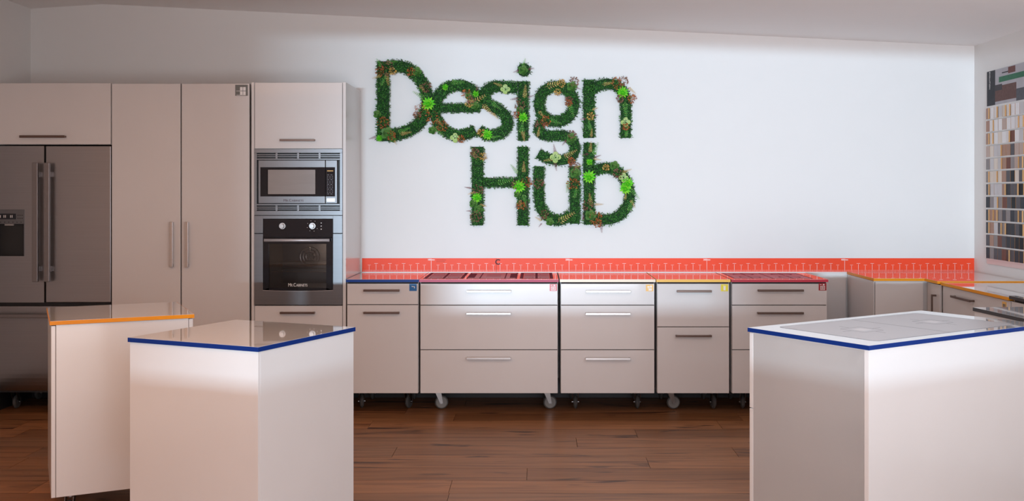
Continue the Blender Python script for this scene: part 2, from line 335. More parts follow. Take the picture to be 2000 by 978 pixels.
def frame_rect(b_, x0, x1, y0, y1, z, w_, h=0.0006, mi=0):
    b_.box(x0, x1, y0, y0+w_, z, z+h, mi); b_.box(x0, x1, y1-w_, y1, z, z+h, mi); b_.box(x0, x0+w_, y0+w_, y1-w_, z, z+h, mi); b_.box(x1-w_, x1, y0+w_, y1-w_, z, z+h, mi)
# printed cooktop plan on the widest unit
ct = [c for c in uB.children if c.name.startswith('countertop')][0]
b_ = MB(); z = 0.905; hw = 0.46
for (a, c_) in ((-0.445, -0.175), (0.205, 0.43)):
    frame_rect(b_, a, c_, 0.05, 0.56, z, 0.022); b_.box((a+c_)/2-0.008, (a+c_)/2+0.008, 0.072, 0.538, z, z+0.0006); b_.box(a+0.022, c_-0.022, 0.295, 0.315, z, z+0.0006)
    for sx in (-1, 1):
        for yy in (0.17, 0.43): b_.torus(((a+c_)/2+sx*0.06, yy, z), (0, 0, 1), 0.038, 0.0007*8, 24, 4)
frame_rect(b_, -0.155, 0.185, 0.05, 0.56, z, 0.010); b_.box(-0.145, -0.105, 0.12, 0.48, z, z+0.0006); b_.box(0.135, 0.175, 0.12, 0.48, z, z+0.0006)
b_.box(-0.07, -0.062, 0.06, 0.55, z, z+0.0006); b_.box(0.10, 0.108, 0.06, 0.55, z, z+0.0006)
for yy in (0.22, 0.30, 0.38): b_.box(-0.03, 0.07, yy, yy+0.012, z, z+0.0006)
for i in range(len(b_.v)):
    v_ = b_.v[i]
    if v_[2] > z+0.0008: b_.v[i] = (v_[0], v_[1], z+0.0008)
b_.build('printed_cooktop_plan', M['print_red'], ct)
b_ = MB(); b_.box(-0.42, -0.20, 0.075, 0.535, z, z+0.0003); b_.box(0.23, 0.405, 0.075, 0.535, z, z+0.0003); b_.box(-0.145, 0.175, 0.06, 0.55, z, z+0.0003)
b_.build('printed_tint', M['print_pink'], ct)
ct = [c for c in uE.children if c.name.startswith('countertop')][0]
b_ = MB(); frame_rect(b_, -0.29, 0.24, 0.06, 0.54, z, 0.007); b_.box(-0.03, -0.022, 0.06, 0.54, z, z+0.0006)
for cx_ in (-0.16, 0.11):
    for yy in (0.18, 0.42):
        b_.torus((cx_, yy, z), (0, 0, 1), 0.07, 0.009, 28, 4); b_.box(cx_-0.004, cx_+0.004, yy-0.1, yy+0.1, z, z+0.0006); b_.box(cx_-0.10, cx_+0.10, yy-0.004, yy+0.004, z, z+0.0006)
for i in range(len(b_.v)):
    v_ = b_.v[i]
    if v_[2] > z+0.0008: b_.v[i] = (v_[0], v_[1], z+0.0008)
b_.build('printed_cooktop_plan', M['print_red'], ct)
b_ = MB(); b_.box(-0.28, 0.23, 0.07, 0.53, z, z+0.0003); b_.build('printed_tint', M['print_pink'], ct)

# board standing against the wall between the row and the corner unit
tag(box('filler_board', M['white'], None, X_(1579, 7.46), X_(1651.5, 7.46), 7.455, 7.475, 0.0, 0.872),
    'plain pale board standing against the wall between the crimson-edged cabinet and corner cabinet', 'board')

# ------------------------------------------------------------------ corner unit and right-hand return
cx0, cx1 = 2.243, 2.582
t = thing('corner_cabinet', 'plain-faced pale cabinet with orange-edged top in the right-hand room corner', 'cabinet', (0, 0, 0))
b_ = MB(); b_.box(cx0+0.006, XR-0.02, 6.905, 7.47, 0.143, 0.892); b_.build('carcass', M['white'], t)
box('end_panel', M['white'], t, cx0+0.002, cx0+0.006, 6.892, 7.47, 0.143, 0.892)
box('front_panel', M['white'], t, cx0+0.012, cx1-0.006, 6.889, 6.905, 0.147, 0.888, 0.001)
outline = [(cx0, 6.884), (cx1, 6.884), (cx1, 6.665), (XR-0.012, 6.665), (XR-0.012, 7.478), (cx0, 7.478)]
def inset(o_, e): # outline is axis aligned, counter-clockwise
    n = len(o_); r_ = []
    for i in range(n):
        p0, p1, p2 = Vector(o_[i-1]), Vector(o_[i]), Vector(o_[(i+1) % n])
        d0 = (p1-p0).normalized(); d1 = (p2-p1).normalized(); n0 = Vector((-d0.y, d0.x)); n1 = Vector((-d1.y, d1.x)); r_.append(tuple(p1+(n0+n1)*e))
    return r_
MB().prism(inset(outline, 0.002), 'z', 0.894, 0.912).build('countertop', M['top'], t)
b_ = MB(); ins = inset(outline, 0.002); n = 6
for i in range(n):
    j = (i+1) % n; q = [outline[i], outline[j], ins[j], ins[i]]; b_.prism(q, 'z', 0.894, 0.9114)
b_.build('edge_band', M['orange'], t)
for (x, y, a) in ((cx0+0.1, 7.05, PI/2), (cx0+0.1, 7.38, PI/2), (3.0, 7.38, PI/2)): caster(t, x, y, a)

def return_unit(label, y_far, y_near, edge, doors, ztop=0.905, xf=2.612, stick=False):
    # faces -X; local x runs towards the camera
    yc = (y_far+y_near)/2; hw = (y_far-y_near)/2
    t = thing('return_cabinet', label, 'cabinet', (xf, yc, 0), -PI/2, 'cabinets along the right-hand wall')
    dep = XR-xf-0.012
    box('carcass', M['white'], t, -hw+0.002, hw-0.002, 0.021, dep, 0.145, ztop-0.018)
    box('shadow_gap', M['inside'], t, -hw+0.004, hw-0.004, 0.0185, 0.021, 0.149, ztop-0.02)
    countertop(t, -hw, hw, -0.012, dep, ztop, edge)
    for (a, b2, z0, z1, hd) in doors:
        d = box('cabinet_door' if hd and hd[0] == 'v' else 'drawer_front', M['white'], t, -hw+a, -hw+b2, 0, 0.018, z0, z1, 0.0012)
        if hd and hd[0] == 'v': handle(d, -hw+hd[1], hd[2], hd[3], 0, 'bronze', True, t=0.014)
        elif hd: handle(d, -hw+hd[1], -hw+hd[2], hd[3], 0, 'bronze', t=0.014)
    for sx in (-1, 1):
        for yy in (0.12, 0.45): caster(t, sx*(hw-0.07), yy, 0.3)
    return t
# tall narrow door between the corner and the drawers is part of the corner cabinet's return front
xf = 2.600
d = box('cabinet_door', M['white'], t, xf, xf+0.016, 6.672, 6.880, 0.147, 0.886, 0.001)
MBh = MB(); MBh.box(xf-0.032, xf-0.023, 6.724, 6.738, 0.60, 0.82); MBh.box(xf-0.023, xf, 6.725, 6.737, 0.807, 0.819); MBh.box(xf-0.023, xf, 6.725, 6.737, 0.601, 0.613)
MBh.build('handle', M['bronze'], d, bevel=0.0015)
ret = return_unit('white drawer cabinet with orange-edged top along the right wall, under the sample display', 6.655, 5.70, 'orange',
    [(0.004, 0.951, 0.71, 0.883, ('h', 0.20, 0.49, 0.835)), (0.004, 0.951, 0.43, 0.703, ('h', 0.20, 0.49, 0.65)), (0.004, 0.951, 0.147, 0.423, ('h', 0.20, 0.49, 0.37))])
dr = [c for c in ret.children if c.name.startswith('drawer_front')][0]
box('sticker', M['s_orange'], dr, 0.38, 0.43, -0.0015, 0, 0.825, 0.872)
b_ = MB(); b_.box(0.39, 0.405, -0.0022, -0.0015, 0.84, 0.86); b_.box(0.41, 0.42, -0.0022, -0.0015, 0.84, 0.86); b_.build('icon', M['s_grey'], dr)
return_unit('black-edged cabinet at the right frame edge, just nearer than the orange-edged drawers', 5.69, 5.32, 'black_edge', [(0.004, 0.366, 0.147, 0.883, None)], ztop=0.915)

# ------------------------------------------------------------------ tall units on the left
YT = 6.91
def tx(px): return X_(px, YT)
def tz(py): return Z_(py, YT)
GT = 'tall gloss units on the left'
# over-fridge cabinet
x0, x1 = XL+0.004, tx(217)
t = thing('overhead_cabinet', 'wide gloss cabinet with flap door above the steel refrigerator', 'cabinet', ((x0+x1)/2, YT, 0))
hw = (x1-x0)/2
box('carcass', M['white'], t, -hw, hw-0.001, 0.02, 0.57, tz(282), tz(162))
d = box('cabinet_door', M['white'], t, -hw+0.002, hw-0.003, 0, 0.018, tz(281.5), tz(162.5), 0.0012)
handle(d, tx(42)-(x0+x1)/2, tx(130)-(x0+x1)/2, tz(267), 0, 'bronze', t=0.016)
# fridge
fx0, fx1, xs = XL+0.01, tx(216.5), tx(88)
xc = (fx0+fx1)/2
t = thing('refrigerator', 'brushed steel french-door refrigerator with ice and water dispenser', 'refrigerator', (xc, YT, 0))
box('body', M['blackm'], t, fx0-xc+0.005, fx1-xc-0.005, 0.035, 0.57, 0.14, tz(285))
zt, zd, ze, zf = tz(285), tz(590.5), tz(598), tz(768)
dx0, dx1, dz0, dz1, dzm = tx(-6)-xc, tx(47)-xc, tz(500), tz(410), tz(437)
b_ = MB(); a0, a1 = fx0-xc, xs-xc-0.006
b_.box(a0, dx0, 0, 0.034, zd, zt); b_.box(dx1, a1, 0, 0.034, zd, zt); b_.box(dx0, dx1, 0, 0.034, zd, dz0); b_.box(dx0, dx1, 0, 0.034, dz1, zt)
d = b_.build('left_door', M['fridge'], t)
hb = MB(); hx0, hx1 = tx(70)-xc, tx(81)-xc
hb.box(hx0, hx1, -0.055, -0.035, tz(549), tz(318)); hb.box(hx0+0.006, hx1-0.006, -0.036, 0, tz(346), tz(335)); hb.box(hx0+0.006, hx1-0.006, -0.036, 0, tz(530), tz(519))
hb.build('handle', M['fridge_handle'], d, bevel=0.003)
dp = MB(); dp.box(dx0, dx1, 0.002, 0.02, dzm, dz1); dp.box(dx0-0.003, dx0, -0.003, 0.03, dz0, dz1); dp.box(dx1, dx1+0.003, -0.003, 0.03, dz0, dz1); dp.box(dx0-0.003, dx1+0.003, -0.003, 0.03, dz1, dz1+0.004)
dp = dp.build('dispenser_panel', M['steel'], d)
b_ = MB(); b_.box(dx0+0.008, tx(31)-xc, 0.0005, 0.002, tz(428), tz(417)); 
b_.build('dispenser_display', M['black'], d)
b_ = MB()
for px in (0, 7, 10, 20, 23): b_.box(tx(px)-xc, tx(px+1.2)-xc, 0.0, 0.0006, tz(425), tz(420))
b_.build('display_segments', M['icon'], d)
b_ = MB()
for i in range(3):
    for j in range(2): b_.box(tx(34+i*4)-xc, tx(36+i*4)-xc, 0.0005, 0.002, tz(421+j*6), tz(419.5+j*6))
for i in range(6): b_.box(tx(0+i*8)-xc, tx(2+i*8)-xc, 0.0005, 0.002, tz(434.5), tz(433))
b_.build('buttons', M['blackm'], d)
b_ = MB(); b_.box(dx0, dx1, 0.10, 0.102, dz0, dzm); b_.box(dx0, dx0+0.002, 0.0, 0.10, dz0, dzm); b_.box(dx1-0.002, dx1, 0.0, 0.10, dz0, dzm); b_.box(dx0, dx1, 0, 0.1, dz0, dz0+0.003); b_.box(dx0, dx1, 0.02, 0.1, dzm-0.002, dzm)
b_.build('dispenser_recess', M['black'], d)
b_ = MB(); b_.cyl((tx(14)-xc, 0.06, dz0+0.012), (tx(14)-xc, 0.06, dzm-0.004), 0.024, 20); b_.box(tx(6)-xc, tx(24)-xc, 0.02, 0.06, dzm-0.012, dzm-0.002)
b_.build('dispenser_spout', M['nickel'], d, smooth=False)
d = box('right_door', M['fridge'], t, xs-xc+0.005, fx1-xc, 0, 0.034, zd, zt, 0.004)
hb = MB(); hx0, hx1 = tx(93)-xc, tx(103.5)-xc
hb.box(hx0, hx1, -0.055, -0.035, tz(549), tz(318)); hb.box(hx0+0.006, hx1-0.006, -0.036, 0, tz(346), tz(335)); hb.box(hx0+0.006, hx1-0.006, -0.036, 0, tz(530), tz(519))
hb.build('handle', M['fridge_handle'], d, bevel=0.003)
b_ = MB(); pr = [(0.034, ze), (0, ze)]
for i in range(9): a = i/8*PI/2*0.95; pr.append((0.055*(1-math.cos(a)), zf+0.16-0.16*math.sin(a)))
pr.append((0.12, zf)); pr.append((0.12, zf+0.05))
b_.prism([(p[0], p[1]) for p in pr], 'x', fx0-xc, fx1-xc)
d = b_.build('freezer_drawer', M['fridge'], t)
hb = MB(); hb.box(tx(-14)-xc, tx(206)-xc, -0.055, -0.035, tz(619), tz(612)); hb.box(tx(0)-xc, tx(5)-xc, -0.036, 0, tz(618), tz(613)); hb.box(tx(190)-xc, tx(195)-xc, -0.036, 0, tz(618), tz(613))
hb.build('handle', M['fridge_handle'], d, bevel=0.003)
for (x, y, a) in ((tx(4)-xc, 0.17, PI/2), (tx(190)-xc, 0.17, PI/2), (tx(4)-xc, 0.48, PI/2), (tx(190)-xc, 0.48, PI/2)): caster(t, x, y, a, h=0.14)
# pantry
x0, x1 = tx(218), tx(488); xc = (x0+x1)/2; hw = (x1-x0)/2
t = thing('pantry_cabinet', 'tall two-door gloss pantry between the refrigerator and oven tower', 'cabinet', (xc, YT, 0))
box('carcass', M['white'], t, -hw+0.001, hw-0.012, 0.021, 0.57, 0.143, tz(163)); box('shadow_gap', M['inside'], t, -hw+0.003, hw-0.002, 0.0185, 0.021, 0.147, tz(163))
for (a, b2, hx) in ((218.5, 352.3, 337), (354.8, 487, 367)):
    d = box('cabinet_door', M['white'], t, tx(a)-xc, tx(b2)-xc, 0, 0.018, 0.147, tz(163.5), 0.0012)
    handle(d, tx(hx)-xc, tz(521), tz(433), 0, 'nickel', True, t=0.022)
    if a > 300:
        box('sticker', M['s_grey'], d, tx(459.5)-xc, tx(484)-xc, -0.0015, 0, tz(187), tz(165.5))
        b_ = MB()
        for i in range(2):
            for j in range(2): b_.box(tx(469+i*6)-xc, tx(474+i*6)-xc, -0.0022, -0.0015, tz(177+j*8), tz(170+j*8))
        b_.box(tx(461.5)-xc, tx(469)-xc, -0.0022, -0.0015, tz(178), tz(177.2)); b_.box(tx(462)-xc, tx(480)-xc, -0.0022, -0.0015, tz(186), tz(185.3))
        b_.build('icon', M['icon'], d)
for sx in (-1, 1):
    for yy in (0.15, 0.48): caster(t, sx*(hw-0.09), yy, PI/2)
# oven tower
x0, x1 = tx(491), tx(675.5); xc = (x0+x1)/2; hw = (x1-x0)/2
def q(px): return tx(px)-xc
t = thing('oven_tower', 'tall white appliance cabinet holding the microwave and oven', 'cabinet', (xc, YT, 0))
b_ = MB(); b_.box(-hw, q(496.5), 0, 0.575, 0.143, tz(160.5)); b_.box(q(669.5), hw, 0, 0.575, 0.143, tz(160.5)); b_.box(q(496.5), q(669.5), 0.56, 0.575, 0.143, tz(160.5))
b_.box(q(496.5), q(669.5), 0.02, 0.56, tz(160.5)-0.018, tz(160.5)); b_.box(q(496.5), q(669.5), 0.02, 0.56, tz(290.5), tz(287)); b_.box(q(496.5), q(669.5), 0.10, 0.56, tz(421.5), tz(419)); b_.box(q(496.5), q(669.5), 0.02, 0.56, tz(600), tz(597)); b_.box(q(496.5), q(669.5), 0.02, 0.56, 0.143, 0.16)
b_.build('carcass', M['white'], t, bevel=0.001)
d = box('upper_door', M['white'], t, q(497.5), q(668.5), 0, 0.018, tz(290), tz(161.5), 0.0012); handle(d, q(548), q(616), tz(274), 0, 'bronze', t=0.014)
d = box('drawer_front', M['white'], t, q(497.5), q(668.5), 0, 0.018, 0.147, tz(597), 0.0012); handle(d, q(548.5), q(616), tz(610), 0, 'bronze', t=0.014)
for sx in (-1, 1):
    for yy in (0.12, 0.48): caster(t, sx*(hw-0.07), yy, PI/2)
# microwave with trim kit (front proud of the tower by a few mm)
m = thing('microwave_oven', 'built-in steel microwave with louvred trim, above the black oven', 'microwave', (xc, YT, tz(420)))
zo = tz(420)
def z2(py): return tz(py)-zo
b_ = MB(); L0, R0, T0, B0 = q(497), q(669), z2(291), z2(420)
b_.box(L0, R0, -0.006, 0.012, z2(298.5), T0); b_.box(q(502), q(664), -0.006, 0.012, z2(312), z2(309.5)); b_.box(L0, q(502), -0.006, 0.012, z2(411.5), z2(298.5)); b_.box(q(664), R0, -0.006, 0.012, z2(411.5), z2(298.5))
b_.box(q(502), q(664), -0.006, 0.012, z2(401), z2(398)); b_.box(L0, R0, -0.006, 0.012, B0, z2(411.5))
for (ya, yb) in ((298.5, 309.5), (401, 411.5)):
    for px in (540, 582, 624): b_.box(q(px-1.5), q(px+2.5), -0.006, 0.012, z2(yb), z2(ya))
    k = (yb-ya)/3
    for i in range(1, 3): b_.box(q(502), q(664), -0.005, 0.010, z2(ya+i*k+0.9), z2(ya+i*k-0.9))
b_.build('trim_frame', M['steel'], m, bevel=0.0008)
box('housing', M['blackm'], m, q(502), q(664), 0.014, 0.42, z2(419), z2(292))
b_ = MB(); b_.box(q(506), q(636), -0.018, 0.012, z2(397), z2(313)); d = b_.build('microwave_door', M['steel'], m, bevel=0.002)
box('door_surround', M['black'], d, q(510), q(636), -0.0195, -0.018, z2(383.5), z2(326.5))
w_ = box('window', M['mwglass'], d, q(525), q(617), -0.0205, -0.0195, z2(379), z2(331.5))
small_caps('^M|R.|^C|ABINETS', 'lettering', M['dkmark'], d, (q(575), -0.0185, z2(393.5)), 0.024, 0.135)
d = box('control_panel', M['steel'], m, q(637), q(659.5), -0.018, 0.012, z2(397), z2(313), 0.002)
box('keypad', M['black'], d, q(637.3), q(655.5), -0.0195, -0.018, z2(383.5), z2(326.5))
b_ = MB(); b_.box(q(640), q(652), -0.0202, -0.0195, z2(334.5), z2(333)); b_.build('display', M['s_orange'], d)
b_ = MB()
for j in range(13):
    for i in range(3 if j % 3 else 2):
        w3 = 2.2 if j % 3 else 4; st = 4.6 if j % 3 else 6.5
        b_.box(q(640+i*st), q(640+i*st+w3), -0.0201, -0.0195, z2(342+j*3.1), z2(341+j*3.1))
b_.build('buttons', M['print_dkgrey'], d)
b_ = MB(); b_.box(q(639), q(655.5), -0.021, -0.018, z2(394), z2(387)); b_.build('door_button', M['nickel'], d, bevel=0.001)
# oven
m = thing('wall_oven', 'black glass and steel wall oven below the microwave', 'oven', (xc, YT, tz(595))); zo = tz(595)
b_ = MB(); b_.box(q(497), q(514), -0.008, 0.012, z2(455), z2(421)); b_.box(q(651), q(669), -0.008, 0.012, z2(455), z2(421)); b_.box(q(514), q(651), -0.008, 0.012, z2(427), z2(421))
b_.build('upper_fascia', M['steel'], m, bevel=0.0008)
b_ = MB(); cv = []
for i in range(13):
    u = i/12; cv.append((q(514)+(q(651)-q(514))*u, z2(567)-0.006*math.sin(PI*u)))
b_.box(q(497), q(514), -0.008, 0.012, z2(595), z2(456.5)); b_.box(q(651), q(669), -0.008, 0.012, z2(595), z2(456.5))
b_.prism([(q(514), z2(595)), (q(651), z2(595))]+[c for c in cv[::-1]], 'y', -0.008, 0.012)
b_.build('lower_fascia', M['steel'], m)
b_ = MB()
for i in range(12):
    (a, c1), (b2, c2) = cv[i], cv[i+1]; b_.prism([(a, c1), (b2, c2), (b2, c2+0.004), (a, c1+0.004)], 'y', -0.012, -0.008)
b_.build('chrome_trim', M['nickel'], m)
box('control_fascia', M['black'], m, q(514.5), q(650.5), -0.010, 0.010, z2(463), z2(427.5), 0.001)
for px in (552.5, 611):
    kb = MB(); c_ = (q(px), 0, z2(441)); kb.cyl((c_[0], -0.010, c_[2]), (c_[0], -0.018, c_[2]), 0.021, 24); kb.cyl((c_[0], -0.018, c_[2]), (c_[0], -0.034, c_[2]), 0.016, 24, 0.013)
    kb.box(c_[0]-0.003, c_[0]+0.003, -0.037, -0.033, c_[2]-0.013, c_[2]+0.013); kb.build('knob', M['nickel'], m)
b_ = MB()
for k in range(9): a = PI*0.25*k+0.3; b_.box(q(611)+0.036*math.cos(a)-0.0015, q(611)+0.036*math.cos(a)+0.0015, -0.0106, -0.010, z2(441)+0.036*math.sin(a)-0.0015, z2(441)+0.036*math.sin(a)+0.0015)
for k in range(3): b_.box(q(627), q(629), -0.0106, -0.010, z2(436+k*6), z2(434.5+k*6))
b_.build('dial_marks', M['icon'], m)
# door: black frame around tinted glass, cavity behind
b_ = MB(); gx0, gx1, gz0, gz1 = q(526), q(638), z2(562), z2(476)
b_.box(q(514.5), gx0, -0.012, 0.008, z2(566), z2(463.5)); b_.box(gx1, q(650.5), -0.012, 0.008, z2(566), z2(463.5)); b_.box(gx0, gx1, -0.012, 0.008, gz1, z2(463.5)); b_.prism([(q(514.5), z2(566)), (gx0, gz0), (gx1, gz0), (q(650.5), z2(566))]+[(c[0], c[1]+0.004) for c in cv[::-1]], 'y', -0.012, 0.008)
d = b_.build('oven_door', M['black'], m)
box('glass', M['glass'], d, gx0, gx1, -0.010, -0.007, gz0, gz1)
small_caps('^M|R.|^C|ABINETS', 'lettering', M['icon'], d, (q(583), -0.0126, z2(559)), 0.032, 0.130)
hb = MB(); hb.cyl((q(519.5), -0.045, z2(468.5)), (q(646), -0.045, z2(468.5)), 0.010, 16)
for px in (523, 642): hb.cyl((q(px), -0.045, z2(468.5)), (q(px), -0.010, z2(468.5)), 0.006, 10)
hb.build('handle', M['silver'], d, smooth=True)
b_ = MB(); e = 0.004; cy0, cy1 = 0.009, 0.36
b_.box(gx0-e, gx0, cy0, cy1, gz0, gz1); b_.box(gx1, gx1+e, cy0, cy1, gz0, gz1); b_.box(gx0-e, gx1+e, cy0, cy1, gz0-e, gz0); b_.box(gx0-e, gx1+e, cy0, cy1, gz1, gz1+e); b_.box(gx0-e, gx1+e, cy1, cy1+e, gz0-e, gz1+e)
cavity = b_.build('oven_cavity', M['cavity'], m)
b_ = MB()
for R in (0.03, 0.05, 0.07): b_.torus((q(583), cy1-0.004, (gz0+gz1)/2+0.04), (0, 1, 0), R, 0.002, 24, 5)
for k in range(8): a = k*PI/4; b_.cyl((q(583), cy1-0.004, (gz0+gz1)/2+0.04), (q(583)+0.07*math.cos(a), cy1-0.004, (gz0+gz1)/2+0.04+0.07*math.sin(a)), 0.0012, 5)
b_.build('fan_guard', M['wire'], cavity)
for zz in (z2(517), z2(531)):
    b_ = MB(); b_.cyl((gx0+0.002, 0.02, zz), (gx1-0.002, 0.02, zz), 0.002, 8); b_.cyl((gx0+0.002, 0.32, zz), (gx1-0.002, 0.32, zz), 0.002, 8)
    for i in range(16): x = gx0+0.006+(gx1-gx0-0.012)*i/15; b_.cyl((x, 0.02, zz), (x, 0.32, zz), 0.0010, 6)
    b_.build('rack', M['wire'], cavity)
l = bpy.data.lights.new('cavity_fill', 'POINT'); l.energy = 1.6; l.color = (1, 0.85, 0.7); l.shadow_soft_size = 0.02  # fill lamp added inside so the cavity and racks are visible
lo = bpy.data.objects.new('cavity_fill', l); lo.location = (xc+q(634)-0.02, YT+0.25, tz(485)); C.objects.link(lo)

# ------------------------------------------------------------------ ruler strip on the wall
YS = WALLY
sx0, sx1 = tx(675)+0.012, XR-0.002
zs0, zs1 = 0.9055, Z_(504, WALLY)
t = thing('ruler_strip', 'red-orange measuring strip with white ruler marks along the wall above the bench tops', 'wall strip', (0, 0, 0))
box('strip', M['strip'], t, sx0, sx1, WALLY-0.003, WALLY, zs0, zs1)
b_ = MB(); yk = WALLY-0.0036; x = -0.772-0.5
k = -50
while True:
    xx = -0.772+k*0.01; k += 1
    if xx > sx1-0.01: break
    if xx < sx0+0.01: continue
    kk = k-1; h, w_ = (0.017, 0.0012)
    if kk % 100 == 0: h, w_ = (0.084, 0.0022)
    elif kk % 10 == 0: h, w_ = (0.058, 0.0020)
    elif kk % 5 == 0: h, w_ = (0.048, 0.0016)
    b_.box(xx-w_/2, xx+w_/2, yk, WALLY-0.003, zs0+0.002, zs0+0.002+h)
    if kk % 10 == 0 and kk % 100: b_.box(xx-0.013, xx+0.013, yk, WALLY-0.003, zs0+0.064, zs0+0.0658)
    elif kk % 5 == 0 and kk % 100: b_.box(xx-0.011, xx+0.011, yk, WALLY-0.003, zs0+0.053, zs0+0.0544)
b_.box(sx0, sx1, yk, WALLY-0.003, zs0, zs0+0.004)
b_.build('ruler_marks', M['mark'], t)
for i, kx in enumerate((0, 1, 2, 3)):
    text('%d000mm' % (i+1), 'length_figure', M['mark'], t, (-0.772+kx, WALLY-0.0034, zs0+0.092), 0.017, bold=0.0003, xs=0.85)
text('C', 'letter_mark', M['dkmark'], t, (X_(972, WALLY), WALLY-0.0040, Z_(511.8, WALLY)), 0.052, bold=0.0014)
b_ = MB(); xx = X_(969.5, WALLY); b_.box(xx-0.0008, xx+0.0008, yk, WALLY-0.003, zs0, zs1)
for i, w_ in enumerate((0.07, 0.062)): b_.box(X_(852, WALLY), X_(852, WALLY)+w_, yk, WALLY-0.003, zs1-0.014-i*0.012, zs1-0.0125-i*0.012)
b_.build('grey_marks', M['dkmark'], t)

# ------------------------------------------------------------------ islands
def island(label, cxy, rz, W, D, edge, name='island_cabinet', ends=(), t_=0.018, H=0.9, zb=0.099, fronts=None):
    t = thing(name, label, 'kitchen island', (cxy[0], cxy[1], 0), rz)
    o = 0.006
    countertop(t, -W/2, W/2, -D/2, D/2, H, edge, t_)
    bx0, bx1 = -W/2+o+(0.020 if 'l' in ends else 0), W/2-o-(0.020 if 'r' in ends else 0)
    box('carcass', M['island'], t, bx0, bx1, -D/2+o, D/2-o, zb, H-t_-0.001, 0.0008)
    for s in ends:
        a, c_ = (-W/2+o, bx0-0.002) if s == 'l' else (bx1+0.002, W/2-o)
        hs = fronts or [(zb, H-t_-0.004)]
        for (z0, z1) in hs: box('door_front', M['island'], t, a, c_, -D/2+o, D/2-o, z0, z1, 0.001)
    for sx in (-1, 1):
        for sy in (-1, 1): caster(t, sx*(W/2-0.09), sy*(D/2-0.09), 0.9*sx+sy, h=zb)
    return t
isl_L = island('square white island with glossy navy-edged top, in front of the orange-edged island', (-1.217, 4.304), math.radians(-23.9), 0.652, 0.645, 'navy')
for (xa, xb, ya, yb) in ((-0.320, -0.3185, -0.29, 0.29),): box('end_panel', M['island'], isl_L, 0.3195, 0.3205, -0.302, 0.30, 0.101, 0.879)
isl_O = island('square white island with orange-edged top, standing before the refrigerator', (-2.066, 5.085), math.radians(26.6), 0.627, 0.632, 'orange', ends=('l', 'r'))
th = math.radians(33.4); c_, s_ = math.cos(th), math.sin(th)
Wr, Dr = 1.185, 0.64
ctr = (1.258+Wr/2*c_-Dr/2*s_, 3.916+Wr/2*s_+Dr/2*c_)
isl_R = island('long white island with navy-edged top showing a grey induction hob print', ctr, th, Wr, Dr, 'navy', zb=0.099)
# two rows of drawer fronts on its far side; only their edges show from the end
for c in list(isl_R.children):
    if c.name.startswith('carcass'): bpy.data.objects.remove(c)
box('carcass', M['island'], isl_R, -Wr/2+0.006, Wr/2-0.006, -Dr/2+0.006, Dr/2-0.028, 0.099, 0.881, 0.0008)
for (z0, z1) in ((0.099, 0.553), (0.557, 0.878)):
    for (xa, xb) in ((-Wr/2+0.006, -0.002), (0.002, Wr/2-0.006)): box('drawer_front', M['island'], isl_R, xa, xb, Dr/2-0.026, Dr/2-0.006, z0, z1, 0.001)
box('end_panel', M['island'], isl_R, -Wr/2+0.006, -Wr/2+0.0068, -Dr/2+0.026, Dr/2-0.030, 0.1, 0.879)
ct = [c for c in isl_R.children if c.name.startswith('countertop')][0]
def rrect(w_, d_, r_, n=6):
    p = []
    for (cx_, cy_, a0) in ((w_/2-r_, d_/2-r_, 0), (-w_/2+r_, d_/2-r_, PI/2), (-w_/2+r_, -d_/2+r_, PI), (w_/2-r_, -d_/2+r_, 1.5*PI)):
        for i in range(n+1): a = a0+PI/2*i/n; p.append((cx_+r_*math.cos(a), cy_+r_*math.sin(a)))
    return p
hob = MB().prism(rrect(0.95, 0.52, 0.03), 'z', 0.9, 0.9004).build('printed_hob', M['print_grey'], ct)
b_ = MB()
def ring(b_, P, Q, z0, z1):
    n = len(P)
    for i in range(n): j = (i+1) % n; b_.prism([P[i], P[j], Q[j], Q[i]], 'z', z0, z1)
ring(b_, rrect(0.952, 0.522, 0.03), rrect(0.942, 0.512, 0.027), 0.9004, 0.9007)
b_.box(-0.003, 0.003, -0.255, 0.255, 0.9004, 0.9007)
for cx_ in (-0.24, 0.24):
    ring(b_, [(p[0]+cx_, p[1]) for p in rrect(0.13, 0.13, 0.01)], [(p[0]+cx_, p[1]) for p in rrect(0.124, 0.124, 0.008)], 0.9004, 0.9007)
    for (a, bb) in (((-0.12, 0.0), (-0.07, 0)), ((0.07, 0), (0.12, 0))): b_.box(cx_+a[0], cx_+bb[0], -0.0015, 0.0015, 0.9004, 0.9007)
    b_.box(cx_-0.0015, cx_+0.0015, 0.07, 0.12, 0.9004, 0.9007); b_.box(cx_-0.0015, cx_+0.0015, -0.12, -0.07, 0.9004, 0.9007)
b_.build('hob_lines', M['print_dkgrey'], ct)
for cx_ in (-0.24, 0.24): box('zone_mark', M['zone'], ct, cx_-0.03, cx_+0.03, -0.03, 0.03, 0.9004, 0.9008)
# black-edged island beyond
th2 = math.radians(5)
W2, D2 = 0.62, 0.54
lx, ly = 2.21, 5.24     # far-left corner
cc = (lx+W2/2*math.cos(th2)+D2/2*math.sin(th2), ly+W2/2*math.sin(th2)-D2/2*math.cos(th2))
island('pale cabinet with black-edged shiny top behind the right end of the hob-print island', cc, th2, W2, D2, 'black_edge', H=0.9)

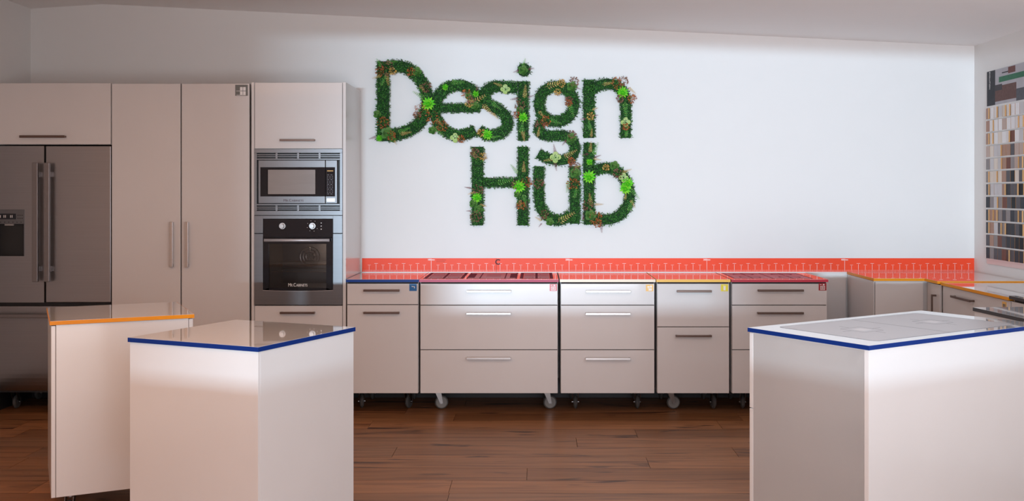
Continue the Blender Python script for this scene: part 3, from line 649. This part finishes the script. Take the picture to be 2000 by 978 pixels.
# ------------------------------------------------------------------ sample display on the right wall
XW = XR
def sy(px): return XW*F/(px-CX)
y0 = sy(1930.5)                     # 7.26
t = thing('display_board', 'white sample display board with poster header on the right wall', 'display board', (0, 0, 0))
box('board', M['island'], t, XW-0.008, XW, 5.9, y0+0.005, 0.985, 2.335)
PZ0, PZ1 = 2.09, 2.331
b_ = MB(); b_.box(XW-0.010, XW-0.008, 5.9, y0, PZ0, PZ1); po = b_.build('poster', mat('poster_pale', (0.45, 0.43, 0.46), 0.5, spec=0.15, noise=((9, 9, 9), 0.2)), t)
def pr_(name, col, ya, yb, za, zb, dx=0.0106):
    return MB().box(XW-dx, XW-0.010, yb, ya, za, zb).build(name, mat('poster_'+name, tuple(c*0.8 for c in col), 0.5, spec=0.15, noise=((60, 60, 60), 0.35)), po)
yy = lambda px: sy(px)
pr_('header_band', (0.045, 0.045, 0.055), y0, yy(1946.5), PZ0, PZ1)
pr_('printed_cabinet', (0.17, 0.085, 0.075), yy(1946.5), yy(1988), PZ0+0.02, PZ0+0.125)
pr_('printed_shadow', (0.07, 0.06, 0.07), yy(1946.5), yy(1960), PZ0+0.095, PZ0+0.135, 0.0109)
pr_('printed_hedge', (0.05, 0.20, 0.11), yy(1954), 5.95, PZ0+0.148, PZ0+0.185)
pr_('printed_screen', (0.20, 0.08, 0.07), yy(1972), yy(1986), PZ0+0.195, PZ1-0.004)
pr_('printed_ledge', (0.03, 0.03, 0.035), yy(1960), yy(1972), PZ0+0.205, PZ0+0.212)
pr_('printed_floor', (0.12, 0.12, 0.14), yy(1988), 5.95, PZ0, PZ0+0.08)
text('EVOLUTION', 'lettering', M['icon'], po, (XW-0.0108, yy(1936), PZ1-0.065), 0.022, rot=(PI/2, PI/2, -PI/2))
rails = MB(); rows = 12; rp = 0.0885
rz = [2.078-i*rp for i in range(rows)]
for z in rz: rails.box(XW-0.018, XW-0.008, 5.95, y0+0.003, z-0.086, z-0.080)
rails.build('shelf_rails', M['island'], t)
WH, CRM, LG, MG, DG, CH, BK = (0.88, 0.86, 0.86), (0.82, 0.74, 0.66), (0.68, 0.66, 0.67), (0.36, 0.33, 0.33), (0.15, 0.145, 0.16), (0.07, 0.075, 0.09), (0.025, 0.03, 0.04)
TA, RB, OK, BR, WG = (0.50, 0.33, 0.26), (0.24, 0.11, 0.085), (0.58, 0.32, 0.12), (0.12, 0.065, 0.06), (0.60, 0.48, 0.43)
NM = {WH: 'white', CRM: 'cream', LG: 'light grey', MG: 'mid grey', DG: 'dark grey', CH: 'charcoal', BK: 'near-black', TA: 'tan', RB: 'red-brown', OK: 'oak-coloured', BR: 'dark brown', WG: 'warm taupe'}
chart = ['TWWLCWWWLW', 'TWWWGWWWWC', 'TWWCWWRWLW', 'GCLLTTDGGC', 'MLCLTRMGMD', 'MCCCTDKCDK', 'DLLLTCDDKC', 'CMLMRDKDCK', 'CTTMDMCDDC', 'CTLDMCCDKC', 'DTMRDCCKKC', 'CMDDRBDCCK']
key = {'W': WH, 'C': CRM, 'L': LG, 'G': WG, 'M': MG, 'D': DG, 'T': TA, 'R': RB, 'B': BR, 'K': BK}
key_dark = dict(key); key_dark['C'] = CH
edgem = mat('oak_chip_edge', (0.50, 0.25, 0.08), 0.5); chipm = {}
ordn = ['first', 'second', 'third', 'fourth', 'fifth', 'sixth', 'seventh', 'eighth', 'ninth', 'tenth']
rown = ['top', 'second', 'third', 'fourth', 'fifth', 'sixth', 'seventh', 'eighth', 'ninth', 'tenth', 'eleventh', 'bottom']
rc = random.Random(11)
protos = {}
for i in range(rows):
    yy_ = y0-0.004
    for j in range(9):
        col = (key_dark if i > 5 else key)[chart[i][j]]
        cw = 0.062+rc.uniform(-0.003, 0.003); ang = rc.choice([0, 0.01, 0.03, -0.09, -0.16, 0.02, 0])
        if col not in protos:
            mm = mat('chip_'+NM[col].replace(' ', '_').replace('-', '_'), tuple(c**1.15*0.95 for c in col), 0.5, spec=0.15, noise=((40, 40, 6), 0.12))
            b_ = MB(); b_.box(-0.009, 0.0, -0.029, 0.029, 0, 0.076)
            b_.mi = [1, 1, 1, 1, 1, 0]; o = b_.build('sample_chip', [mm, edgem]); protos[col] = o; fresh = True
        else: o = protos[col].copy(); C.objects.link(o)
        o.location = (XW-0.010, yy_-cw/2, rz[i]-0.080); o.rotation_euler = (0, 0, ang)
        if abs(ang) > 0.05: o.location.x -= 0.005
        o.name = 'sample_chip'
        tag(o, '%s sample chip, %s from left in the %s row of the wall display' % (NM[col], ordn[j], rown[i]), 'sample chip', 'colour sample chips on the display board')
        yy_ -= cw+0.001

# ------------------------------------------------------------------ moss lettering
def U(u, v):
    px = 700+u/2.5737; py = 90+v/2.5737
    return Vector(((px-CX)/269.0, 0, CAMZ-(py-HY)/269.0))
U1 = 1/2.5737/269.0
def catmull(P, closed=False, n=10):
    out = []; m_ = len(P)
    rng = range(m_) if closed else range(m_-1)
    for i in rng:
        p0 = P[(i-1) % m_] if closed or i > 0 else P[i]; p1 = P[i]; p2 = P[(i+1) % m_]; p3 = P[(i+2) % m_] if closed or i+2 < m_ else P[(i+1) % m_]
        for k in range(n):
            t_ = k/n; out.append(0.5*((2*p1)+(p2-p0)*t_+(2*p0-5*p1+4*p2-p3)*t_*t_+(3*p1-p0-3*p2+p3)*t_**3))
    if not closed: out.append(P[-1])
    return out
DEP = 0.040; MY = WALLY
def stroke(body, moss, pts, w_, rnd, closed=False, dens=2600, straight=False):
    P = [U(*p) for p in pts]
    path = catmull(P, closed) if not straight else P
    n = len(path); W = w_*U1/2
    segs = []
    Lf, Rt = [], []
    for i in range(n):
        a = path[(i-1) % n] if (closed or i > 0) else path[i]; b2 = path[(i+1) % n] if (closed or i < n-1) else path[i]
        d = (b2-a).normalized(); nn = Vector((-d.z, 0, d.x)); Lf.append(path[i]+nn*W*0.9); Rt.append(path[i]-nn*W*0.9)
    for i in range(n if closed else n-1):
        j = (i+1) % n
        body.prism([(Lf[i].x, Lf[i].z), (Lf[j].x, Lf[j].z), (Rt[j].x, Rt[j].z), (Rt[i].x, Rt[i].z)], 'y', MY-DEP, MY-0.002)
        p, q_ = path[i], path[j]; ln = (q_-p).length; d = (q_-p)/max(ln, 1e-6); nn = Vector((-d.z, 0, d.x))
        cnt = int(ln*dens*(w_/60)+rnd.random())
        for _ in range(cnt):
            t_ = rnd.random(); s = rnd.uniform(-1.0, 1.0)
            base = p+(q_-p)*t_+nn*W*s; edge = abs(s) > 0.80
            yb = MY-DEP-rnd.uniform(0.0, 0.008) if not edge else MY-rnd.uniform(0.012, DEP+0.006)
            base = Vector((base.x, yb, base.z))
            out = Vector((rnd.gauss(0, 0.8), -rnd.uniform(0.2, 1.0), rnd.gauss(0, 0.8)))
            if edge: out = out*0.7+nn*(1.0 if s > 0 else -1.0)*rnd.uniform(0.1, 0.9)
            leaf(moss, base, out.normalized(), rnd.uniform(0.008, 0.017)*(1.25 if edge else 0.9), rnd.uniform(0.0022, 0.0042), rnd)
def leaf(b_, base, d, ln, wd, rnd, mi=0):
    side = d.cross(Vector((rnd.gauss(0, 1), rnd.gauss(0, 1), rnd.gauss(0, 1))))
    if side.length < 1e-4: side = d.orthogonal()
    side.normalize(); m_ = base+d*ln*0.5
    b_.add([base, m_+side*wd, base+d*ln, m_-side*wd], [(0, 1, 2, 3)], mi)
def rosette(parent, pos, R, m_, rnd, name='succulent', round_=False, layers=3, petals=9):
    b_ = MB(); c = pos+Vector((0, -DEP-0.006, 0))
    for L_ in range(layers):
        rr_ = R*(1-0.27*L_); np_ = petals-L_*2 if not round_ else petals; r0_ = rr_
        for k in range(np_):
            rr_ = r0_; a = 2*PI*(k+0.5*L_)/np_+rnd.uniform(-0.1, 0.1); d = Vector((math.cos(a), -0.25-0.55*L_, math.sin(a))).normalized()
            t_ = Vector((-math.sin(a), 0, math.cos(a))); o = c+Vector((0, -0.004*L_, 0))
            if round_:
                cc_ = o+d*rr_*0.55; ring_ = [cc_+(d*math.cos(x)+t_*math.sin(x))*rr_*0.45 for x in [2*PI*i/10 for i in range(10)]]
                b_.add([cc_+Vector((0, 0.003, 0))]+ring_, [(0, i+1, (i+1) % 10+1) for i in range(10)])
            else:
                wd = rr_*rnd.uniform(0.15, 0.2); rr_ *= rnd.uniform(0.9, 1.08); b_.add([o, o+d*rr_*0.55+t_*wd, o+d*rr_, o+d*rr_*0.55-t_*wd, o+d*rr_*0.6+Vector((0, 0.003, 0))], [(0, 1, 4), (1, 2, 4), (2, 3, 4), (3, 0, 4)])
    return b_.build(name, m_, parent)
def cluster(parent, pos, R, m_, rnd, name='flower_cluster'):
    b_ = MB(); c = pos+Vector((0, -DEP-0.004, 0))
    for _ in range(64):
        a = rnd.uniform(0, 2*PI); r_ = R*math.sqrt(rnd.random()); p = c+Vector((r_*math.cos(a), -rnd.uniform(0, 0.016), r_*math.sin(a)))
        d = Vector((math.cos(a)*r_/R, -0.5, math.sin(a)*r_/R))+Vector((rnd.gauss(0, .3), 0, rnd.gauss(0, .3))); leaf(b_, p, d.normalized(), 0.016, 0.0042, rnd)
    return b_.build(name, m_, parent)
def sprig(parent, pos, L_, ang, m_, rnd, name='fern_sprig', wd=0.28):
    b_ = MB(); c = pos+Vector((0, -DEP-0.010, 0)); d = Vector((math.cos(ang), -0.12, math.sin(ang))).normalized(); n_ = Vector((-math.sin(ang), 0, math.cos(ang)))
    st = c-d*L_/2; b_.cyl(st, c+d*L_/2, 0.0012, 5, 0.0007)
    for k in range(8):
        t_ = 0.12+0.86*k/7; p = st+d*L_*t_
        for s in (-1, 1):
            dd = (d*0.7+n_*s+Vector((0, rnd.uniform(-0.3, 0.1), 0))).normalized(); ll = L_*wd*(1.15-0.75*t_)*0.8; e = dd.cross(Vector((0, 1, 0))).normalized()*ll*0.13
            b_.add([p, p+dd*ll*0.5+e, p+dd*ll, p+dd*ll*0.5-e], [(0, 1, 2, 3)])
    return b_.build(name, m_, parent)
w = 62
LET = {
 'D': ('leafy green letter D of the word Design, first and largest letter', [([(127, 80), (127, 478)], 62, 1, 0), ([(150, 106), (205, 103), (262, 122), (312, 170), (343, 235), (350, 292), (334, 350), (294, 402), (240, 432), (190, 447), (150, 452)], 60, 0, 0)]),
 'e': ('leafy green letter e, second letter of the word Design', [([(398, 313), (612, 313)], 44, 1, 0), ([(605, 318), (596, 258), (560, 213), (498, 198), (436, 220), (396, 272), (386, 332), (402, 388), (442, 430), (498, 449), (550, 442), (588, 424)], 56, 0, 0)]),
 's': ('leafy green letter s, third letter of the word Design', [([(798, 212), (742, 208), (690, 204), (647, 225), (632, 262), (660, 298), (706, 322), (744, 358), (750, 400), (722, 436), (678, 450), (636, 443), (606, 424)], 56, 0, 0)]),
 'i': ('leafy green letter i with round dot, fourth letter of the word Design', [([(828, 180), (828, 476)], 56, 1, 0), ([(832, 105), (844, 110), (849, 122), (844, 134), (832, 139), (820, 134), (815, 122), (820, 110)], 36, 1, 1)]),
 'g': ('leafy green letter g with looping tail, fifth letter of the word Design', [([(995, 204), (1058, 230), (1083, 293), (1058, 356), (995, 380), (932, 356), (908, 293), (932, 230)], 56, 0, 1), ([(932, 368), (908, 400), (912, 436), (955, 452), (1020, 450), (1068, 466), (1090, 508), (1074, 553), (1028, 574), (960, 568), (905, 540)], 52, 0, 0)]),
 'n': ('leafy green letter n, last letter of the word Design', [([(1158, 172), (1158, 462)], 58, 1, 0), ([(1165, 232), (1202, 203), (1258, 192), (1308, 210), (1338, 258), (1343, 320), (1342, 400), (1342, 462)], 54, 0, 0)]),
 'H': ('leafy green capital letter H of the word Hub', [([(600, 507), (600, 900)], 60, 1, 0), ([(828, 507), (828, 900)], 56, 1, 0), ([(625, 686), (805, 686)], 48, 1, 0)]),
 'u': ('leafy green letter u in the middle of the word Hub', [([(908, 605), (908, 760), (922, 822), (962, 863), (1012, 876), (1066, 850)], 54, 0, 0), ([(1087, 605), (1087, 892)], 54, 1, 0)]),
 'b': ('leafy green letter b, last letter of the word Hub', [([(1158, 487), (1158, 896)], 56, 1, 0), ([(1180, 628), (1240, 612), (1298, 628), (1344, 678), (1362, 742), (1350, 804), (1310, 850), (1256, 871), (1185, 868)], 54, 0, 0)]),
}
PL = {
 'D': [('lime', 355, 292, 40), ('lime', 110, 465, 20), ('jade', 298, 132, 26), ('jade', 150, 440, 34), ('jade', 100, 345, 22), ('jade', 178, 470, 18), ('rust', 130, 388, 26), ('rust', 318, 325, 32), ('rust', 268, 134, 18), ('brown', 150, 118, 34), ('rust', 118, 130, 22), ('fernG', 170, 85, 60, 10), ('fernG', 110, 90, 50, 120),
       ('goldS', 150, 165, 70, -80), ('goldS', 240, 440, 60, 10), ('goldS', 100, 158, 50, 200), ('gold', 178, 130, 14), ('rust', 170, 452, 18), ('plumS', 78, 462, 40, 200), ('goldS', 185, 478, 44, -60), ('goldS', 325, 215, 50, -50), ('brown', 345, 210, 22), ('fernG', 310, 250, 70, 150), ('fernG', 230, 425, 70, 20), ('fernG', 130, 180, 60, 60), ('brown', 300, 350, 16)],
 'e': [('lime', 440, 210, 20), ('lime', 592, 243, 20), ('pale', 488, 463, 26), ('jade', 588, 302, 24), ('jade', 560, 255, 22), ('jade', 375, 425, 22), ('rust', 375, 362, 30), ('rust', 425, 405, 24), ('rust', 545, 242, 20), ('rust', 520, 470, 14), ('gold', 560, 290, 16), ('goldS', 590, 280, 110, 30), ('goldS', 410, 385, 60, -50), ('fernG', 405, 430, 70, -40), ('brown', 570, 275, 18), ('fernG', 500, 185, 70, 0), ('plumS', 598, 212, 30, 80)],
 's': [('lime', 650, 447, 32), ('pale', 740, 220, 26), ('gold', 618, 438, 14), ('goldS', 706, 198, 50, 160), ('goldS', 650, 320, 80, -45), ('goldS', 688, 352, 44, -50), ('fernG', 690, 300, 70, -40), ('fernG', 690, 458, 44, 10)],
 'i': [('lime', 828, 360, 30), ('jade', 828, 125, 26), ('plumS', 795, 130, 34, 200), ('plumS', 866, 118, 34, 10), ('goldS', 838, 235, 70, 85), ('brown', 812, 300, 22), ('goldS', 830, 452, 60, -80), ('plumS', 786, 268, 44, 190), ('plumS', 866, 256, 34, 20), ('jade', 814, 325, 20), ('rust', 794, 345, 14), ('fernG', 822, 410, 70, 80), ('fernG', 832, 88, 44, 70)],
 'g': [('pale', 990, 560, 30), ('jade', 1070, 464, 28), ('jade', 1072, 206, 28), ('brown', 1080, 182, 20), ('goldS', 985, 196, 100, 15), ('gold', 1018, 192, 16), ('goldS', 920, 345, 50, -50), ('rust', 940, 378, 22), ('brown', 915, 395, 22), ('brown', 1057, 275, 18), ('rust', 1055, 290, 12), ('plumS', 1036, 484, 40, 230), ('brown', 1072, 445, 16), ('plumS', 985, 520, 50, 100), ('plumS', 990, 602, 50, -80), ('goldS', 956, 573, 50, 190), ('goldS', 1060, 545, 80, 30), ('fernG', 985, 380, 70, -20), ('goldS', 905, 435, 50, 80), ('plumS', 1100, 214, 34, -20), ('fernG', 1068, 320, 80, -70), ('gold', 1000, 235, 12)],
 'n': [('lime', 1325, 235, 34), ('pale', 1340, 385, 26), ('rust', 1300, 190, 26), ('brown', 1330, 180, 20), ('goldS', 1370, 225, 50, -40), ('rust', 1372, 266, 18), ('brown', 1312, 268, 14), ('rust', 1340, 408, 12), ('fernG', 1340, 320, 80, -85), ('fernG', 1345, 435, 50, 80), ('plumS', 1186, 352, 34, 10), ('gold', 1165, 355, 14), ('plumS', 1128, 368, 34, 190), ('goldS', 1186, 318, 34, 20), ('goldS', 1170, 440, 44, 85), ('fernG', 1160, 400, 60, 100), ('goldS', 1250, 192, 60, 10)],
 'H': [('lime', 598, 760, 30), ('lime', 808, 705, 38), ('jade', 580, 792, 22), ('jade', 606, 820, 24), ('jade', 800, 745, 20), ('brown', 605, 722, 22), ('brown', 592, 855, 24), ('rust', 846, 686, 22), ('gold', 626, 556, 14), ('brown', 590, 538, 20), ('goldS', 585, 545, 60, 110), ('plumS', 553, 712, 34, 170), ('goldS', 572, 738, 40, 200), ('goldS', 628, 800, 36, -20), ('plumS', 556, 828, 24, 180), ('goldS', 832, 612, 60, 90), ('brown', 790, 695, 18), ('fernG', 735, 680, 90, 10), ('fernG', 785, 620, 60, 130), ('rust', 818, 800, 18), ('plumS', 845, 800, 44, 90), ('goldS', 815, 790, 50, -80), ('plumS', 802, 805, 34, 200), ('fernG', 836, 770, 60, -80)],
 'u': [('brown', 905, 690, 22), ('jade', 1090, 640, 30), ('rust', 1078, 692, 28), ('brown', 1085, 608, 24), ('goldS', 1100, 605, 40, 10), ('brown', 930, 845, 20), ('goldS', 1040, 862, 100, 30), ('jade', 962, 882, 22), ('goldS', 905, 868, 40, 150), ('plumS', 914, 898, 24, 230), ('fernG', 1050, 705, 60, -100), ('fernG', 950, 865, 60, -30), ('rust', 1070, 580, 14), ('plumS', 1070, 578, 44, 120), ('fernG', 1090, 740, 60, 80)],
 'b': [('lime', 1158, 658, 38), ('lime', 1160, 583, 20), ('lime', 1350, 690, 34), ('lime', 1338, 715, 34), ('pale', 1330, 662, 26), ('jade', 1285, 602, 26), ('brown', 1302, 640, 20), ('goldS', 1345, 628, 50, 20), ('goldS', 1165, 512, 60, 85), ('plumS', 1140, 545, 34, 190), ('goldS', 1198, 570, 40, -10), ('fernG', 1190, 520, 70, 70), ('goldS', 1165, 775, 70, 100), ('brown', 1150, 800, 24), ('jade', 1165, 850, 30), ('rust', 1190, 862, 28), ('goldS', 1205, 795, 44, 0), ('rust', 1200, 890, 16), ('plumS', 1218, 905, 60, -85), ('plumS', 1128, 858, 40, 90), ('fernG', 1385, 740, 70, -50), ('goldS', 1375, 790, 50, -60), ('fernG', 1365, 800, 70, 70), ('goldS', 1340, 755, 40, 80), ('plumS', 1290, 657, 30, 200), ('plumS', 1200, 555, 34, 20), ('gold', 1242, 612, 12)],
}
rn = random.Random(5)
for key_, (lab, strokes) in LET.items():
    body = MB(); moss = MB()
    P0 = U(*strokes[0][0][0])
    t = thing('moss_letter', lab, 'plant letter', (0, 0, 0), group='plant covered letters on the wall')
    for (pts, w_, st, closed) in strokes: stroke(body, moss, pts, w_, rn, bool(closed), straight=bool(st), dens=4200)
    body.build('letter_board', M['mossbase'], t); moss.build('moss_foliage', M['moss'], t)
    for it in PL[key_]:
        k, u, v, s = it[:4]; pos = U(u, v)+Vector((0, MY, 0)); R = s*U1
        if k == 'lime': rosette(t, pos, R*0.98, M['lime'], rn, 'succulent', petals=12)
        elif k == 'pale': rosette(t, pos, R, M['pale'], rn, 'succulent', True, 1, 4)
        elif k == 'jade': rosette(t, pos, R, M['jade'], rn, 'succulent', True, 2, 5)
        elif k in ('rust', 'brown', 'gold'): cluster(t, pos, R, M[k], rn)
        else: sprig(t, pos, R, math.radians(it[4]), M[{'goldS': 'gold', 'fernG': 'fern', 'plumS': 'plum'}[k]], rn, {'goldS': 'golden_sprig', 'fernG': 'fern_sprig', 'plumS': 'plum_sprig'}[k])
